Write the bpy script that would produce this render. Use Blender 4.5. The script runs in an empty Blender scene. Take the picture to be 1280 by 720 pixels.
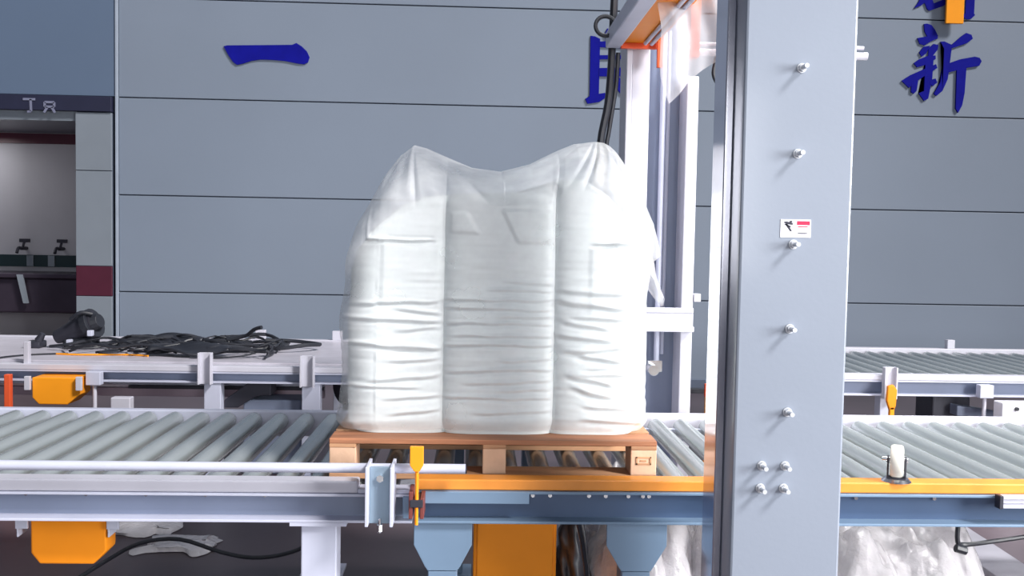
import bpy, bmesh, math, random
import numpy as np
from mathutils import Vector, Matrix
random.seed(7)
S = bpy.context.scene
COL = S.collection

# ------------------------------------------------------------------ camera
cd = bpy.data.cameras.new('camera'); cam = bpy.data.objects.new('camera', cd); COL.objects.link(cam)
cd.sensor_width = 36.0; cd.lens = 33.75; cd.clip_end = 200
cam.matrix_world = (Matrix.Translation((0, 0, 1.45)) @ Matrix.Rotation(math.radians(-2.3), 4, 'Z')
                    @ Matrix.Rotation(math.radians(90 - 2.93), 4, 'X') @ Matrix.Rotation(math.radians(1.05), 4, 'Z'))
S.camera = cam
# ------------------------------------------------------------------ world, sun, exposure
w = bpy.data.worlds.new('hall_air'); S.world = w; w.use_nodes = True
bg = w.node_tree.nodes['Background']; bg.inputs[0].default_value = (0.60, 0.66, 0.80, 1); bg.inputs[1].default_value = 0.23
sd = bpy.data.lights.new('daylight', 'SUN'); sd.energy = 4.3; sd.angle = math.radians(12); sd.color = (1.0, 0.97, 0.95)
sun = bpy.data.objects.new('daylight', sd); COL.objects.link(sun)
sun.rotation_euler = Vector((1.0, -0.8, 1.15)).to_track_quat('Z', 'Y').to_euler(); sun.location = (6, -5, 7)
dd = bpy.data.lights.new('loading_door_daylight', 'AREA'); dd.shape = 'RECTANGLE'; dd.size = 2.2; dd.size_y = 2.6; dd.energy = 270; dd.spread = math.radians(115)
door = bpy.data.objects.new('loading_door_daylight', dd); COL.objects.link(door); door.location = (6.0, -.7, 2.2)
door.rotation_euler = Vector((6, -4.2, 1.0)).to_track_quat('Z', 'Y').to_euler()
wd_ = bpy.data.lights.new('front_fill', 'AREA'); wd_.shape = 'RECTANGLE'; wd_.size = 6; wd_.size_y = 2.2; wd_.energy = 290  # added soft light behind the camera to fill the front faces
fill_obj = bpy.data.objects.new('front_fill', wd_); COL.objects.link(fill_obj); fill_obj.location = (0.5, -6.5, 2.2)
fill_obj.rotation_euler = Vector((0, -1, .03)).to_track_quat('Z', 'Y').to_euler(); wd_.color = (.97, .98, 1.0)
hb = bpy.data.lights.new('overhead_fill', 'AREA'); hb.shape = 'RECTANGLE'; hb.size = 2.4; hb.size_y = .8; hb.energy = 75; hb.spread = math.radians(70)  # added unseen light overhead to brighten the right rollers and film
hbo = bpy.data.objects.new('overhead_fill', hb); COL.objects.link(hbo); hbo.location = (2.3, 4.4, 5.2)
S.view_settings.view_transform = 'Standard'; S.view_settings.look = 'None'
S.view_settings.exposure = 0.0; S.view_settings.gamma = 1.0
FZ = -0.10          # floor height

# ------------------------------------------------------------------ materials
def mat(name, col, rough=.5, metal=0., var=.08, scale=6., bump=0., bscale=40., coat=0., stretch=(1, 1, 1)):
    m = bpy.data.materials.new(name); m.use_nodes = True; nt = m.node_tree; N = nt.nodes; L = nt.links
    b = N['Principled BSDF']; b.inputs['Roughness'].default_value = rough; b.inputs['Metallic'].default_value = metal
    b.inputs['Coat Weight'].default_value = coat; b.inputs['Coat Roughness'].default_value = .12
    tc = N.new('ShaderNodeTexCoord'); mp = N.new('ShaderNodeMapping'); mp.inputs['Scale'].default_value = stretch
    L.new(tc.outputs['Object'], mp.inputs[0])
    nz = N.new('ShaderNodeTexNoise'); nz.inputs['Scale'].default_value = scale; nz.inputs['Detail'].default_value = 5
    L.new(mp.outputs[0], nz.inputs['Vector'])
    cr = N.new('ShaderNodeValToRGB'); cr.color_ramp.elements[0].position = .3; cr.color_ramp.elements[1].position = .7
    cr.color_ramp.elements[0].color = tuple(max(0, c * (1 - var)) for c in col) + (1,)
    cr.color_ramp.elements[1].color = tuple(min(1, c * (1 + var)) for c in col) + (1,)
    L.new(nz.outputs['Fac'], cr.inputs[0]); L.new(cr.outputs[0], b.inputs['Base Color'])
    if bump:
        n2 = N.new('ShaderNodeTexNoise'); n2.inputs['Scale'].default_value = bscale; n2.inputs['Detail'].default_value = 4
        L.new(mp.outputs[0], n2.inputs['Vector'])
        bp = N.new('ShaderNodeBump'); bp.inputs['Strength'].default_value = bump; bp.inputs['Distance'].default_value = .01
        L.new(n2.outputs['Fac'], bp.inputs['Height']); L.new(bp.outputs[0], b.inputs['Normal'])
    return m

def film(name, col, lo, hi, scale, rough=.25, bump=.3):
    m = mat(name, col, rough, 0, .03, 5, bump, 14); nt = m.node_tree; N = nt.nodes; L = nt.links
    b = N['Principled BSDF']; out = N['Material Output']
    tr = N.new('ShaderNodeBsdfTransparent'); mx = N.new('ShaderNodeMixShader')
    nz = N.new('ShaderNodeTexNoise'); nz.inputs['Scale'].default_value = scale; nz.inputs['Detail'].default_value = 4
    tc = N.new('ShaderNodeTexCoord'); L.new(tc.outputs['Object'], nz.inputs['Vector'])
    mr = N.new('ShaderNodeMapRange'); mr.inputs[1].default_value = .3; mr.inputs[2].default_value = .7
    mr.inputs[3].default_value = lo; mr.inputs[4].default_value = hi
    L.new(nz.outputs['Fac'], mr.inputs[0]); L.new(mr.outputs[0], mx.inputs[0])
    L.new(tr.outputs[0], mx.inputs[1]); L.new(b.outputs[0], mx.inputs[2]); L.new(mx.outputs[0], out.inputs[0])
    return m

M = {}
M['wall'] = mat('wall_panel_paint', (.198, .238, .305), .55, 0, .05, .5, .05, 30)
M['wall_left'] = mat('wall_panel_blue_dimmed', (.105, .15, .23), .55, 0, .05, .5)  # bluer panel, also darkened to paint in light falling off leftwards
M['joint'] = mat('joint_dark', (.10, .125, .18), .8)
M['pale_trim'] = mat('pale_trim', (.33, .38, .46), .5)
M['tile'] = mat('pilaster_tile', (.21, .24, .28), .35, 0, .04, 3)
M['maroon'] = mat('maroon_tile', (.075, .014, .03), .35)
M['recess'] = mat('recess_plaster', (.42, .41, .45), .6, 0, .05, 2)
M['green'] = mat('dark_green_tile', (.012, .03, .035), .3)
M['sink'] = mat('sink_steel', (.07, .055, .08), .35, .6)
M['black'] = mat('black_rubber', (.018, .020, .028), .45, 0, .2)
M['darkmetal'] = mat('dark_metal', (.04, .04, .055), .45, .4)
M['navy'] = mat('navy_board', (.016, .018, .045), .5)
M['glyph'] = mat('pale_lettering', (.18, .19, .28), .5)
M['blue'] = mat('blue_lettering', (.006, .007, .23), .75, 0, .10, 8)
M['mast'] = mat('mast_paint', (.235, .267, .33), .38, 0, .03, 2, .04, 60, coat=.5)
M['white'] = mat('white_paint', (.56, .555, .63), .4, 0, .04)
M['frame'] = mat('pale_grey_paint', (.52, .54, .66), .42, 0, .05)
M['steelblue'] = mat('blue_grey_paint', (.17, .255, .37), .42, 0, .06, 3)
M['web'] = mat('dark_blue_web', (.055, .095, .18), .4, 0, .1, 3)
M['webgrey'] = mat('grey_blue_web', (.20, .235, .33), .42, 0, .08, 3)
M['orange'] = mat('orange_paint', (.92, .29, .014), .42, 0, .04)
M['yellow'] = mat('amber_paint', (.95, .34, .015), .4, 0, .04)
M['orangestrip'] = mat('orange_strip', (.80, .29, .045), .35, 0, .12, 8)
M['red'] = mat('red_orange', (.75, .10, .03), .45)
M['zinc'] = mat('zinc_roller', (.50, .54, .54), .27, .62, .10, 9, .05, 50, stretch=(1, .15, 1))
M['chrome'] = mat('bright_steel', (.75, .76, .78), .2, 1.0)
M['wood'] = mat('pallet_wood', (.50, .27, .145), .65, 0, .25, 7, .15, 50, stretch=(.4, 3, 6))
M['woodend'] = mat('pallet_block_wood', (.62, .40, .27), .65, 0, .18, 9, .12, 50)
M['woodred'] = mat('pallet_deck_wood', (.40, .17, .085), .65, 0, .3, 7, .15, 50, stretch=(.4, 3, 6))
M['bag'] = mat('white_woven_bag', (.755, .815, .82), .42, 0, .025, 4, .10, 160)
M['blue'].node_tree.nodes['Principled BSDF'].inputs['Specular IOR Level'].default_value = .08
M['hood'] = film('clear_hood_film', (.87, .88, .90), .24, .50, 5, .42, .10)
M['sheet'] = film('hanging_clear_film', (.80, .78, .82), .30, .62, 3)
M['pile'] = film('crumpled_clear_film', (.72, .69, .72), .75, .97, 7, .14, 1.0); M['pile'].node_tree.nodes['Noise Texture.001'].inputs['Scale'].default_value = 26
M['floor'] = mat('floor_epoxy', (.075, .055, .065), .42, 0, .25, .8, .03, 20)
M['plank'] = mat('grey_plank', (.30, .29, .33), .5)
M['deck'] = mat('pale_deck_plate', (.55, .53, .60), .38, .1, .12, 5)
M['pink'] = mat('pinkish_bar', (.42, .33, .40), .5)
M['caster'] = mat('cream_nylon', (.80, .78, .70), .35)
M['bracketblue'] = mat('bracket_blue_grey', (.27, .36, .45), .35, .2, .06)
for q in ('orange', 'yellow'): M[q].node_tree.nodes['Principled BSDF'].inputs['Specular IOR Level'].default_value = .25
M['boltzinc'] = mat('zinc_bolt', (.62, .64, .68), .35, .35, .05)
M['brown'] = mat('brown_bracket', (.16, .035, .03), .5)
M['sidesteel'] = mat('polished_side_rail', (.62, .62, .70), .14, .95, .03, 2)
M['label_white'] = mat('label_white', (.82, .81, .88), .4, 0, .01)
M['label_red'] = mat('label_red', (.50, .012, .07), .4)
M['label_black'] = mat('label_black', (.02, .02, .04), .5)
M['label_grey'] = mat('label_grey', (.40, .42, .45), .5)

# ------------------------------------------------------------------ mesh helpers
ORG = {}
class MB:
    def __init__(s): s.bm = bmesh.new()
    def box(s, x0, x1, y0, y1, z0, z1, mi=0, rot=None, bev=0):
        c = Vector(((x0 + x1) / 2, (y0 + y1) / 2, (z0 + z1) / 2))
        m = Matrix.Translation(c)
        if rot is not None: m = m @ rot
        m = m @ Matrix.Diagonal((abs(x1 - x0), abs(y1 - y0), abs(z1 - z0), 1))
        r = bmesh.ops.create_cube(s.bm, size=1, matrix=m)
        fs = {f for v in r['verts'] for f in v.link_faces}
        for f in fs: f.material_index = mi
        if bev:
            es = list({e for v in r['verts'] for e in v.link_edges})
            bmesh.ops.bevel(s.bm, geom=es, offset=bev, segments=2, affect='EDGES', profile=.5)
        return s
    def cyl(s, p0, p1, r, r1=None, seg=16, mi=0):
        p0 = Vector(p0); p1 = Vector(p1); d = p1 - p0
        m = Matrix.Translation((p0 + p1) / 2) @ d.to_track_quat('Z', 'Y').to_matrix().to_4x4()
        q = bmesh.ops.create_cone(s.bm, cap_ends=True, segments=seg, radius1=r, radius2=r if r1 is None else r1, depth=d.length, matrix=m)
        for v in q['verts']:
            for f in v.link_faces: f.material_index = mi
        return s
    def tube(s, pts, r, seg=8, sub=4):
        P = [Vector(p) for p in pts]
        if len(P) > 2 and sub > 1:
            Q = []
            for i in range(len(P) - 1):
                a = P[max(i - 1, 0)]; b = P[i]; c = P[i + 1]; d = P[min(i + 2, len(P) - 1)]
                for k in range(sub):
                    t = k / sub
                    Q.append(.5 * ((2 * b) + (c - a) * t + (2 * a - 5 * b + 4 * c - d) * t * t + (3 * b - a - 3 * c + d) * t ** 3))
            Q.append(P[-1]); P = Q
        rings = []; up = Vector((.13, .31, 1)).normalized()
        for i, p in enumerate(P):
            t = (P[min(i + 1, len(P) - 1)] - P[max(i - 1, 0)])
            if t.length < 1e-9: t = Vector((0, 0, 1))
            t.normalize(); u = t.cross(up)
            if u.length < 1e-3: u = t.cross(Vector((1, 0, 0)))
            u.normalize(); v = t.cross(u); up = u.cross(t)
            rr = r[min(i, len(r) - 1)] if isinstance(r, (list, tuple)) else r
            rings.append([s.bm.verts.new(p + (u * math.cos(a) + v * math.sin(a)) * rr) for a in [2 * math.pi * k / seg for k in range(seg)]])
        for A, B in zip(rings, rings[1:]):
            for k in range(seg): s.bm.faces.new((A[k], A[(k + 1) % seg], B[(k + 1) % seg], B[k]))
        s.bm.faces.new(rings[0][::-1]); s.bm.faces.new(rings[-1])
        return s
    def prism(s, poly, axis, d0, d1, mi=0):
        # poly in the two axes other than `axis`
        def P(u, v, d): return {'y': (u, d, v), 'x': (d, u, v), 'z': (u, v, d)}[axis]
        a = [s.bm.verts.new(P(u, v, d0)) for u, v in poly]; b = [s.bm.verts.new(P(u, v, d1)) for u, v in poly]
        f = [s.bm.faces.new(a), s.bm.faces.new(b[::-1])]; n = len(a)
        for i in range(n): f.append(s.bm.faces.new((a[i], b[i], b[(i + 1) % n], a[(i + 1) % n])))
        for q in f: q.material_index = mi
        bmesh.ops.triangulate(s.bm, faces=f[:2])
        return s
    def grid(s, V, nu, nv, closed=False):
        vs = [s.bm.verts.new(p) for p in V]
        for i in range(nu if closed else nu - 1):
            for j in range(nv - 1):
                i2 = (i + 1) % nu
                s.bm.faces.new((vs[i * nv + j], vs[i2 * nv + j], vs[i2 * nv + j + 1], vs[i * nv + j + 1]))
        return s
    def build(s, name, mats, parent=None, bevel=0, loc=None, sharp=38, smooth=True):
        bmesh.ops.recalc_face_normals(s.bm, faces=s.bm.faces[:])
        if bevel:
            es = [e for e in s.bm.edges if len(e.link_faces) == 2 and e.calc_face_angle(0) > .6]
            bmesh.ops.bevel(s.bm, geom=es, offset=bevel, segments=2, affect='EDGES', profile=.5, clamp_overlap=True)
        if parent is not None: org = ORG[parent.name]
        elif loc is not None: org = Vector(loc)
        else:
            zs = [v.co for v in s.bm.verts]
            lo = [min(v[k] for v in zs) for k in range(3)]; hi = [max(v[k] for v in zs) for k in range(3)]
            org = Vector(((lo[0] + hi[0]) / 2, (lo[1] + hi[1]) / 2, lo[2]))
        for v in s.bm.verts: v.co -= org
        me = bpy.data.meshes.new(name); s.bm.to_mesh(me); s.bm.free()
        for m_ in (mats if isinstance(mats, (list, tuple)) else [mats]): me.materials.append(m_)
        if smooth:
            me.polygons.foreach_set('use_smooth', [True] * len(me.polygons)); me.set_sharp_from_angle(angle=math.radians(18 if bevel and sharp == 38 else sharp))
        o = bpy.data.objects.new(name, me); COL.objects.link(o)
        if parent is not None: o.parent = parent
        else: o.location = org
        ORG[o.name] = org
        return o

def tag(o, label, cat, group=None, kind=None):
    o['label'] = label; o['category'] = cat
    if group: o['group'] = group
    if kind: o['kind'] = kind
    return o
def thing(name, loc, label, cat, group=None):
    o = bpy.data.objects.new(name, None); COL.objects.link(o); o.location = loc; o.empty_display_size = .1
    ORG[o.name] = Vector(loc); return tag(o, label, cat, group)
def struct(o): o['kind'] = 'structure'; return o
def rep(o, offs):
    """copies of a part (and its children) at offsets from it, under the same parent"""
    for d in offs:
        c = o.copy(); COL.objects.link(c); c.parent = o.parent; c.location = Vector(o.location) + Vector(d)
        for ch in o.children:
            q = ch.copy(); COL.objects.link(q); q.parent = c
def label_copy(o, loc, label):
    c = o.copy(); COL.objects.link(c); c.location = loc; c['label'] = label
    for ch in o.children:
        q = ch.copy(); COL.objects.link(q); q.parent = c
        for g in ch.children: r = g.copy(); COL.objects.link(r); r.parent = q
    return c

# numpy value noise
_rng = np.random.default_rng(3); _T = _rng.random((64, 64))
def vnoise(x, y, seed=0):
    x = np.asarray(x, float) + seed * 7.31; y = np.asarray(y, float) + seed * 3.77
    xi = np.floor(x).astype(int); yi = np.floor(y).astype(int); fx = x - xi; fy = y - yi
    fx = fx * fx * (3 - 2 * fx); fy = fy * fy * (3 - 2 * fy)
    g = lambda a, b: _T[a % 64, b % 64]
    return (g(xi, yi) * (1 - fx) + g(xi + 1, yi) * fx) * (1 - fy) + (g(xi, yi + 1) * (1 - fx) + g(xi + 1, yi + 1) * fx) * fy - .5
def sstep(a, b, x):
    t = np.clip((x - a) / (b - a), 0, 1); return t * t * (3 - 2 * t)

# ================================================================== THE HALL
struct(MB().box(-14, 16, -6, 16, FZ - .1, FZ).build('floor', M['floor'], smooth=False))
wall = struct(MB().box(-3.66, 12, 10.06, 10.2, FZ, 5.8).box(-8, -3.66, 10.06, 10.2, 2.66, 5.8).build('wall_back', M['joint'], smooth=False))
zed = [FZ, .835, 1.826, 2.815, 3.818, 4.81, 5.8]
for a, b in zip(zed, zed[1:]):
    MB().box(-3.635, 12, 10.0, 10.06, a + .006, b - .006).build('wall_panel', M['wall'], wall, bevel=.004)
MB().box(-8, -3.672, 10.0, 10.06, 2.823, 5.8).build('wall_panel', M['wall_left'], wall, bevel=.004)
MB().box(-3.668, -3.640, 9.985, 10.06, FZ, 5.8).build('corner_strip', M['pale_trim'], wall, bevel=.003)
MB().box(-3.6, 12, 9.97, 10.0, FZ, FZ + .1).build('baseboard_back', M['joint']).__setitem__('kind', 'structure')
# pilaster beside the wash recess
pil = struct(MB().box(-4.05, -3.70, 9.99, 10.2, FZ, 2.655).build('trim_1', M['joint'], smooth=False))
for a, b, m in ((FZ, .785, 'tile'), (.79, 1.093, 'maroon'), (1.098, 2.06, 'tile'), (2.068, 2.65, 'tile')):
    MB().box(-4.055, -3.695, 9.96, 9.99, a, b).build('tile', M[m], pil, bevel=.004)
# wash recess, with an added unseen light to brighten it
rl = bpy.data.lights.new('recess_fill', 'AREA'); rl.size = .5; rl.energy = 7; ro = bpy.data.objects.new('recess_fill', rl); COL.objects.link(ro); ro.location = (-5.7, 10.75, 2.5)
struct(MB().box(-8, -4.05, 11.3, 11.4, FZ, 2.9).build('wall_recess', M['recess'], smooth=False))
struct(MB().box(-4.05, -3.95, 10.2, 11.3, FZ, 2.66).build('wall_right', M['recess'], smooth=False))
struct(MB().box(-8, -4.06, 10.0, 11.3, 2.565, 2.66).build('ceiling', M['tile'], smooth=False))
tr2 = struct(MB().box(-8, -4.06, 11.27, 11.3, 2.44, 2.555).build('trim_2', M['maroon'], smooth=False))
tr3 = struct(MB().box(-8, -4.06, 11.265, 11.3, 1.03, 1.165).build('trim_3', M['green'], smooth=False))
for x in (-5.14, -4.90):
    MB().box(x, x + .075, 11.25, 11.265, 1.035, 1.16).build('tile', M['tile'], tr3, bevel=.003)
t = thing('wash_trough', (-5.6, 10.85, FZ), 'long steel wash trough under the taps in the recess', 'sink')
MB().box(-7, -4.15, 10.55, 11.24, .93, .98).build('rim', M['sink'], t, bevel=.01)
MB().box(-6.95, -4.2, 10.6, 11.2, .55, .93).build('basin', M['sink'], t, bevel=.02)
for x in (-6.8, -5.6, -4.4): MB().box(x, x + .08, 10.75, 10.83, FZ, .55).build('leg', M['sink'], t)
MB().prism([(-4.92, .97), (-4.86, .97), (-4.80, .66), (-4.85, .66)], 'y', 10.53, 10.56).build('splash_plate', M['tile'], t)
for x, lab in ((-5.16, 'left of the two dark taps on the recess wall'), (-4.74, 'right of the two dark taps on the recess wall')):
    t = thing('water_tap', (x, 11.26, 1.20), lab, 'tap')
    MB().cyl((x, 11.3, 1.24), (x, 11.17, 1.24), .02, seg=10).tube([(x, 11.18, 1.24), (x, 11.1, 1.245), (x, 11.06, 1.19)], .018).build('spout', M['darkmetal'], t)
    MB().cyl((x, 11.2, 1.24), (x + .02, 11.2, 1.32), .014, seg=8).box(x - .03, x + .08, 11.18, 11.22, 1.31, 1.35).build('handle', M['darkmetal'], t, bevel=.004)
# board over the recess with pale worn lettering
t = thing('header_board', (-4.9, 9.96, 2.66), 'dark blue board with worn pale characters over the wash recess', 'sign')
MB().box(-8, -3.69, 9.94, 10.0, 2.66, 2.812).build('board', M['navy'], t, bevel=.004)
def strokes(segs, ox, oz, k, wd, y0, y1):
    mb = MB()
    for (a, b), (c, d) in segs:
        dx, dz = c - a, d - b; L = math.hypot(dx, dz); nx, nz = -dz / L * wd / 2, dx / L * wd / 2
        mb.prism([(ox + k * (a + nx), oz - k * (b + nz)), (ox + k * (c + nx), oz - k * (d + nz)), (ox + k * (c - nx), oz - k * (d - nz)), (ox + k * (a - nx), oz - k * (b - nz))], 'y', y0, y1)
    return mb
k = 10 / 1200 / 4
for segs, nm in (([((132, 100), (190, 100)), ((168, 100), (170, 158)), ((170, 158), (152, 160))], 'lettering'),
                 ([((235, 112), (280, 112)), ((235, 112), (235, 134)), ((280, 112), (280, 134)), ((235, 134), (280, 134)), ((248, 136), (232, 162)), ((268, 136), (284, 162))], 'lettering')):
    strokes(segs, -4.73 - 13 * 10 / 1200, 2.795 + 86 * k, k, 11, 9.934, 9.94).build(nm, M['glyph'], t)

# blue brush lettering on the wall (thin raised sheet letters)
def glyph(name, polys, px0, pz0, X0, Z0, k, label):
    mb = MB()
    for i, P in enumerate(polys):
        mb.prism([(X0 + (x - px0) * k, Z0 - (y - pz0) * k) for x, y in P], 'y', 9.985 - .0006 * i, 9.999)
    return tag(mb.build(name, M['blue'], smooth=False), label, 'lettering')
U = 10 / 1200
glyph('wall_lettering', [[(828, 172), (840, 168), (960, 164), (1075, 160), (1090, 153), (1110, 165), (1128, 182), (1138, 203), (1132, 222), (1118, 229), (1095, 227), (1050, 219), (1000, 216), (960, 216), (930, 221), (895, 233), (876, 237), (862, 227), (845, 203)]],
      828, 160, -2.579, 3.385, U / 2.977, 'blue single-stroke brush character on the left part of the wall')
glyph('wall_lettering', [
    [(172, 155), (190, 152), (218, 160), (240, 185), (262, 225), (245, 242), (200, 236), (178, 200)],
    [(135, 240), (150, 274), (180, 282), (222, 255), (262, 238), (248, 215), (190, 228)],
    [(150, 325), (175, 290), (215, 283), (192, 330), (165, 350)],
    [(205, 300), (235, 272), (265, 278), (262, 305), (232, 345), (205, 350)],
    [(118, 390), (150, 366), (200, 345), (250, 340), (252, 362), (200, 395), (140, 414)],
    [(48, 497), (100, 462), (180, 425), (255, 392), (264, 415), (180, 470), (128, 505), (95, 538)],
    [(190, 375), (238, 372), (235, 480), (215, 600), (190, 613), (155, 568), (188, 555)],
    [(108, 512), (150, 484), (142, 555), (125, 573), (108, 562)],
    [(220, 488), (255, 478), (267, 502), (240, 524), (222, 512)],
    [(340, 280), (400, 225), (432, 202), (465, 212), (474, 235), (440, 262), (350, 295)],
    [(276, 258), (300, 256), (348, 276), (338, 390), (330, 480), (300, 552), (265, 581), (248, 570), (285, 500), (298, 390), (300, 300)],
    [(334, 385), (400, 360), (490, 342), (520, 348), (534, 368), (520, 396), (440, 410), (334, 440)],
    [(383, 395), (442, 395), (437, 560), (425, 635), (402, 680), (386, 655)]],
    48, 155, 4.444, 3.771, U / 4.8, 'blue many-stroked brush character whole below the orange strip at right')
glyph('wall_lettering', [
    [(122, 42), (150, 0), (168, -40), (215, -40), (195, 0), (162, 26)],
    [(178, -40), (186, 10), (202, 45), (215, 54), (245, 44), (300, 24), (336, -2), (300, -14), (240, 10), (222, -40)],
    [(400, 58), (430, 66), (494, 66), (496, 74), (475, 95), (450, 101), (424, 88)],
    [(436, 70), (490, 70), (494, -330), (440, -330)], [(360, 0), (392, 0), (396, -250), (358, -250)],
    [(210, -330), (240, -320), (180, -200), (90, -110), (80, -125), (170, -230)], [(215, -320), (235, -330), (330, -190), (320, -165), (260, -230)],
    [(140, -130), (280, -150), (270, -50), (235, -60), (240, -115), (140, -105)]],
    122, 0, 4.548, 4.004, U / 4.8, 'blue brush character cut by the top edge, behind the orange strip')
glyph('wall_lettering', [
    [(158, 178), (180, 180), (206, 192), (206, 470), (160, 490)],
    [(138, 488), (150, 512), (208, 502), (245, 476), (236, 456), (170, 468)],
    [(200, 232), (200, 205), (300, 200), (345, 192), (358, 210), (345, 236)],
    [(318, 205), (352, 205), (346, 372), (316, 372)],
    [(204, 292), (204, 272), (318, 268), (318, 288)], [(204, 376), (204, 335), (330, 330), (345, 372)],
    [(225, 178), (240, 140), (275, 150), (290, 195), (240, 195)],
    [(255, 372), (300, 372), (350, 430), (430, 490), (425, 515), (370, 505), (310, 455)],
    [(330, 420), (345, 395), (400, 360), (412, 380), (360, 425)]],
    158, 178, 1.165, 3.557, U / 4, 'blue brush character half hidden behind the black hose and rear mast')
t = tag(MB().box(4.85, 5.037, 9.90, 9.93, 3.766, 5.8).build('hanging_strip', M['yellow'], bevel=.004), 'orange strip hanging before the wall at the upper right', 'strip')

# ================================================================== FRONT CONVEYORS
ZR, RR, PITCH = .602, .038, .118
YN, YF = 3.05, 4.36       # near and far beams
def channel(x0, x1, y, depth, z0, z1, th=.009):
    """C section open towards -y (its lips at y, its web at y+depth)"""
    return (MB().box(x0, x1, y, y + depth, z0, z0 + th).box(x0, x1, y, y + depth, z1 - th, z1),
            MB().box(x0, x1, y + depth - th, y + depth, z0 + th, z1 - th))
def roller_row(root, xs, zc, r, y0, y1, mtl, seg=20):
    first = None
    for x in xs:
        if first is None:
            mb = MB().cyl((x, y0, zc), (x, y1, zc), r, seg=seg)
            mb.cyl((x, y0 - .03, zc), (x, y1 + .03, zc), .010, seg=8)
            first = mb.build('roller', mtl, root); x0 = x
        else: rep(first, [(x - x0, 0, 0)])
def leg(root, x0, x1, y0, y1, ztop, mtl, name='leg'):
    o = MB().box(x0, x1, y0, y1, FZ + .012, ztop).build(name, mtl, root, bevel=.004)
    MB().box(x0 - .04, x1 + .04, y0 - .03, y1 + .03, FZ, FZ + .012).build('foot_plate', mtl, o)
    return o
def bolt_row(root, pts, r=.007, h=.008, mtl=None):
    x, y, z = pts[0]
    b = MB().cyl((x, y, z), (x, y - h, z), r, seg=6).build('bolt', mtl or M['chrome'], root)
    rep(b, [(p[0] - x, p[1] - y, p[2] - z) for p in pts[1:]])

# ---- left section
XL0, XL1 = -3.3, -.185
L_ = thing('roller_conveyor', (-1.7, 3.7, FZ), 'front left roller conveyor, all pale grey, left of the pallet', 'conveyor')
fl, wb = channel(XL0, XL1, YN, .065, .531, .625)
fl.build('near_flange', M['frame'], L_, bevel=.002); wb.build('near_web', M['webgrey'], L_)
MB().box(XL0, -.36, YN + .004, YN + .07, .626, .666).build('top_rail', M['white'], L_, bevel=.006)
MB().box(-.36, XL1, YN + .004, YN + .07, .626, .640).build('end_cap', M['frame'], L_, bevel=.003)
MB().box(XL0, XL1, YF + .025, YF + .07, .53, .645).build('far_rail', M['frame'], L_, bevel=.006)
roller_row(L_, [XL0 + .07 + i * PITCH for i in range(26)], ZR, RR, 3.15, YF + .015, M['zinc'])
lg = leg(L_, -.542, -.428, YN + .02, YN + .12, .520, M['frame'])
MB().box(-.575, -.395, YN, YN + .13, .520, .531).build('cap_plate', M['frame'], lg)
leg(L_, -.725, -.615, YF - .02, YF + .08, .53, M['frame']); leg(L_, -2.9, -2.79, YN + .02, YN + .12, .531, M['frame']); leg(L_, -2.9, -2.79, YF - .02, YF + .08, .53, M['frame'])
bolt_row(L_, [(-1.424 + .19 * i, YN + .056, .606) for i in range(5)])
MB().box(-.215, -.195, YN - .01, YN + .055, .55, .62).build('joint_plate', M['steelblue'], L_, bevel=.002)

GR = thing('guide_rail', (-1.6, 3.0, .556), 'long white guide tube held by a pale steel bracket along the front left conveyor', 'rail')
g = MB().cyl((-3.2, 3.0, .722), (-.016, 3.0, .722), .0155, seg=20).build('guide_tube', M['frame'], GR)
MB().cyl((-.016, 3.0, .722), (-.012, 3.0, .722), .0145, seg=16).build('tube_plug', M['darkmetal'], g)
b = MB().box(-.313, -.247, 2.965, 2.975, .556, .735).box(-.313, -.247, 2.975, YN, .60, .61).build('steel_bracket', M['bracketblue'], GR, bevel=.002)
for q in (-.323, -.247): MB().box(q, q + .010, 2.925, YN, .556, .742).build('bracket_flange', M['frame'], b, bevel=.002)
MB().cyl((-.28, 2.955, .556), (-.28, 2.955, .535), .010, seg=6).cyl((-.28, 2.955, .575), (-.28, 2.955, .53), .005, seg=8).build('bolt', M['chrome'], b)
MB().cyl((-.28, 2.965, .70), (-.28, 2.952, .70), .012, seg=6).build('bolt', M['chrome'], b)
MB().box(-2.56, -2.49, 2.965, YN, .56, .742).build('steel_bracket', M['frame'], GR, bevel=.002)
# ---- right section
XR0, XR1 = -.175, 3.7
R_ = thing('roller_conveyor', (1.7, 3.7, FZ), 'front right roller conveyor, blue grey with an orange top strip, under the pallet', 'conveyor')
fl, wb = channel(XR0, XR1, YN, .065, .531, .637)
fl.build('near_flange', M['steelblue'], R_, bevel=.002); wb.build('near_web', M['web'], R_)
MB().box(XR0, XR1, YN + .012, YN + .085, .638, .672).build('orange_strip', M['orangestrip'], R_, bevel=.004)
MB().box(XR0 + .02, .19, YN - .006, YN, .598, .637).build('cover_strip', M['steelblue'], R_, bevel=.002)
MB().box(XR0, XR1, YF, YF + .07, .53, .65).build('far_rail', M['white'], R_, bevel=.006)
MB().box(XR0, XR1, YF - .075, YF - .045, .585, .600).build('axle_bar', M['frame'], R_)
roller_row(R_, [XR0 + .075 + i * PITCH for i in range(32)], ZR, RR, 3.16, YF - .03, M['zinc'])
def gusset(x0, x1, y):
    c = (x0 + x1) / 2; h = .048
    o = MB().prism([(x0, .530), (x1, .530), (x1, .455), (c + h + .01, .385), (c + h, .37), (c - h, .37), (c - h - .01, .385), (x0, .455)], 'y', y, y + .012).build('gusset_plate', M['steelblue'], R_, bevel=.002)
    MB().box(c - h, c + h, y + .013, y + .10, FZ + .012, .531).build('leg', M['steelblue'], o, bevel=.004)
    MB().box(c - h + .002, c + h - .002, y + .002, y + .012, FZ + .012, .368).build('leg_face', M['steelblue'], o, bevel=.002)
    MB().box(c - .09, c + .09, y - .02, y + .13, FZ, FZ + .012).build('foot_plate', M['steelblue'], o)
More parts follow.
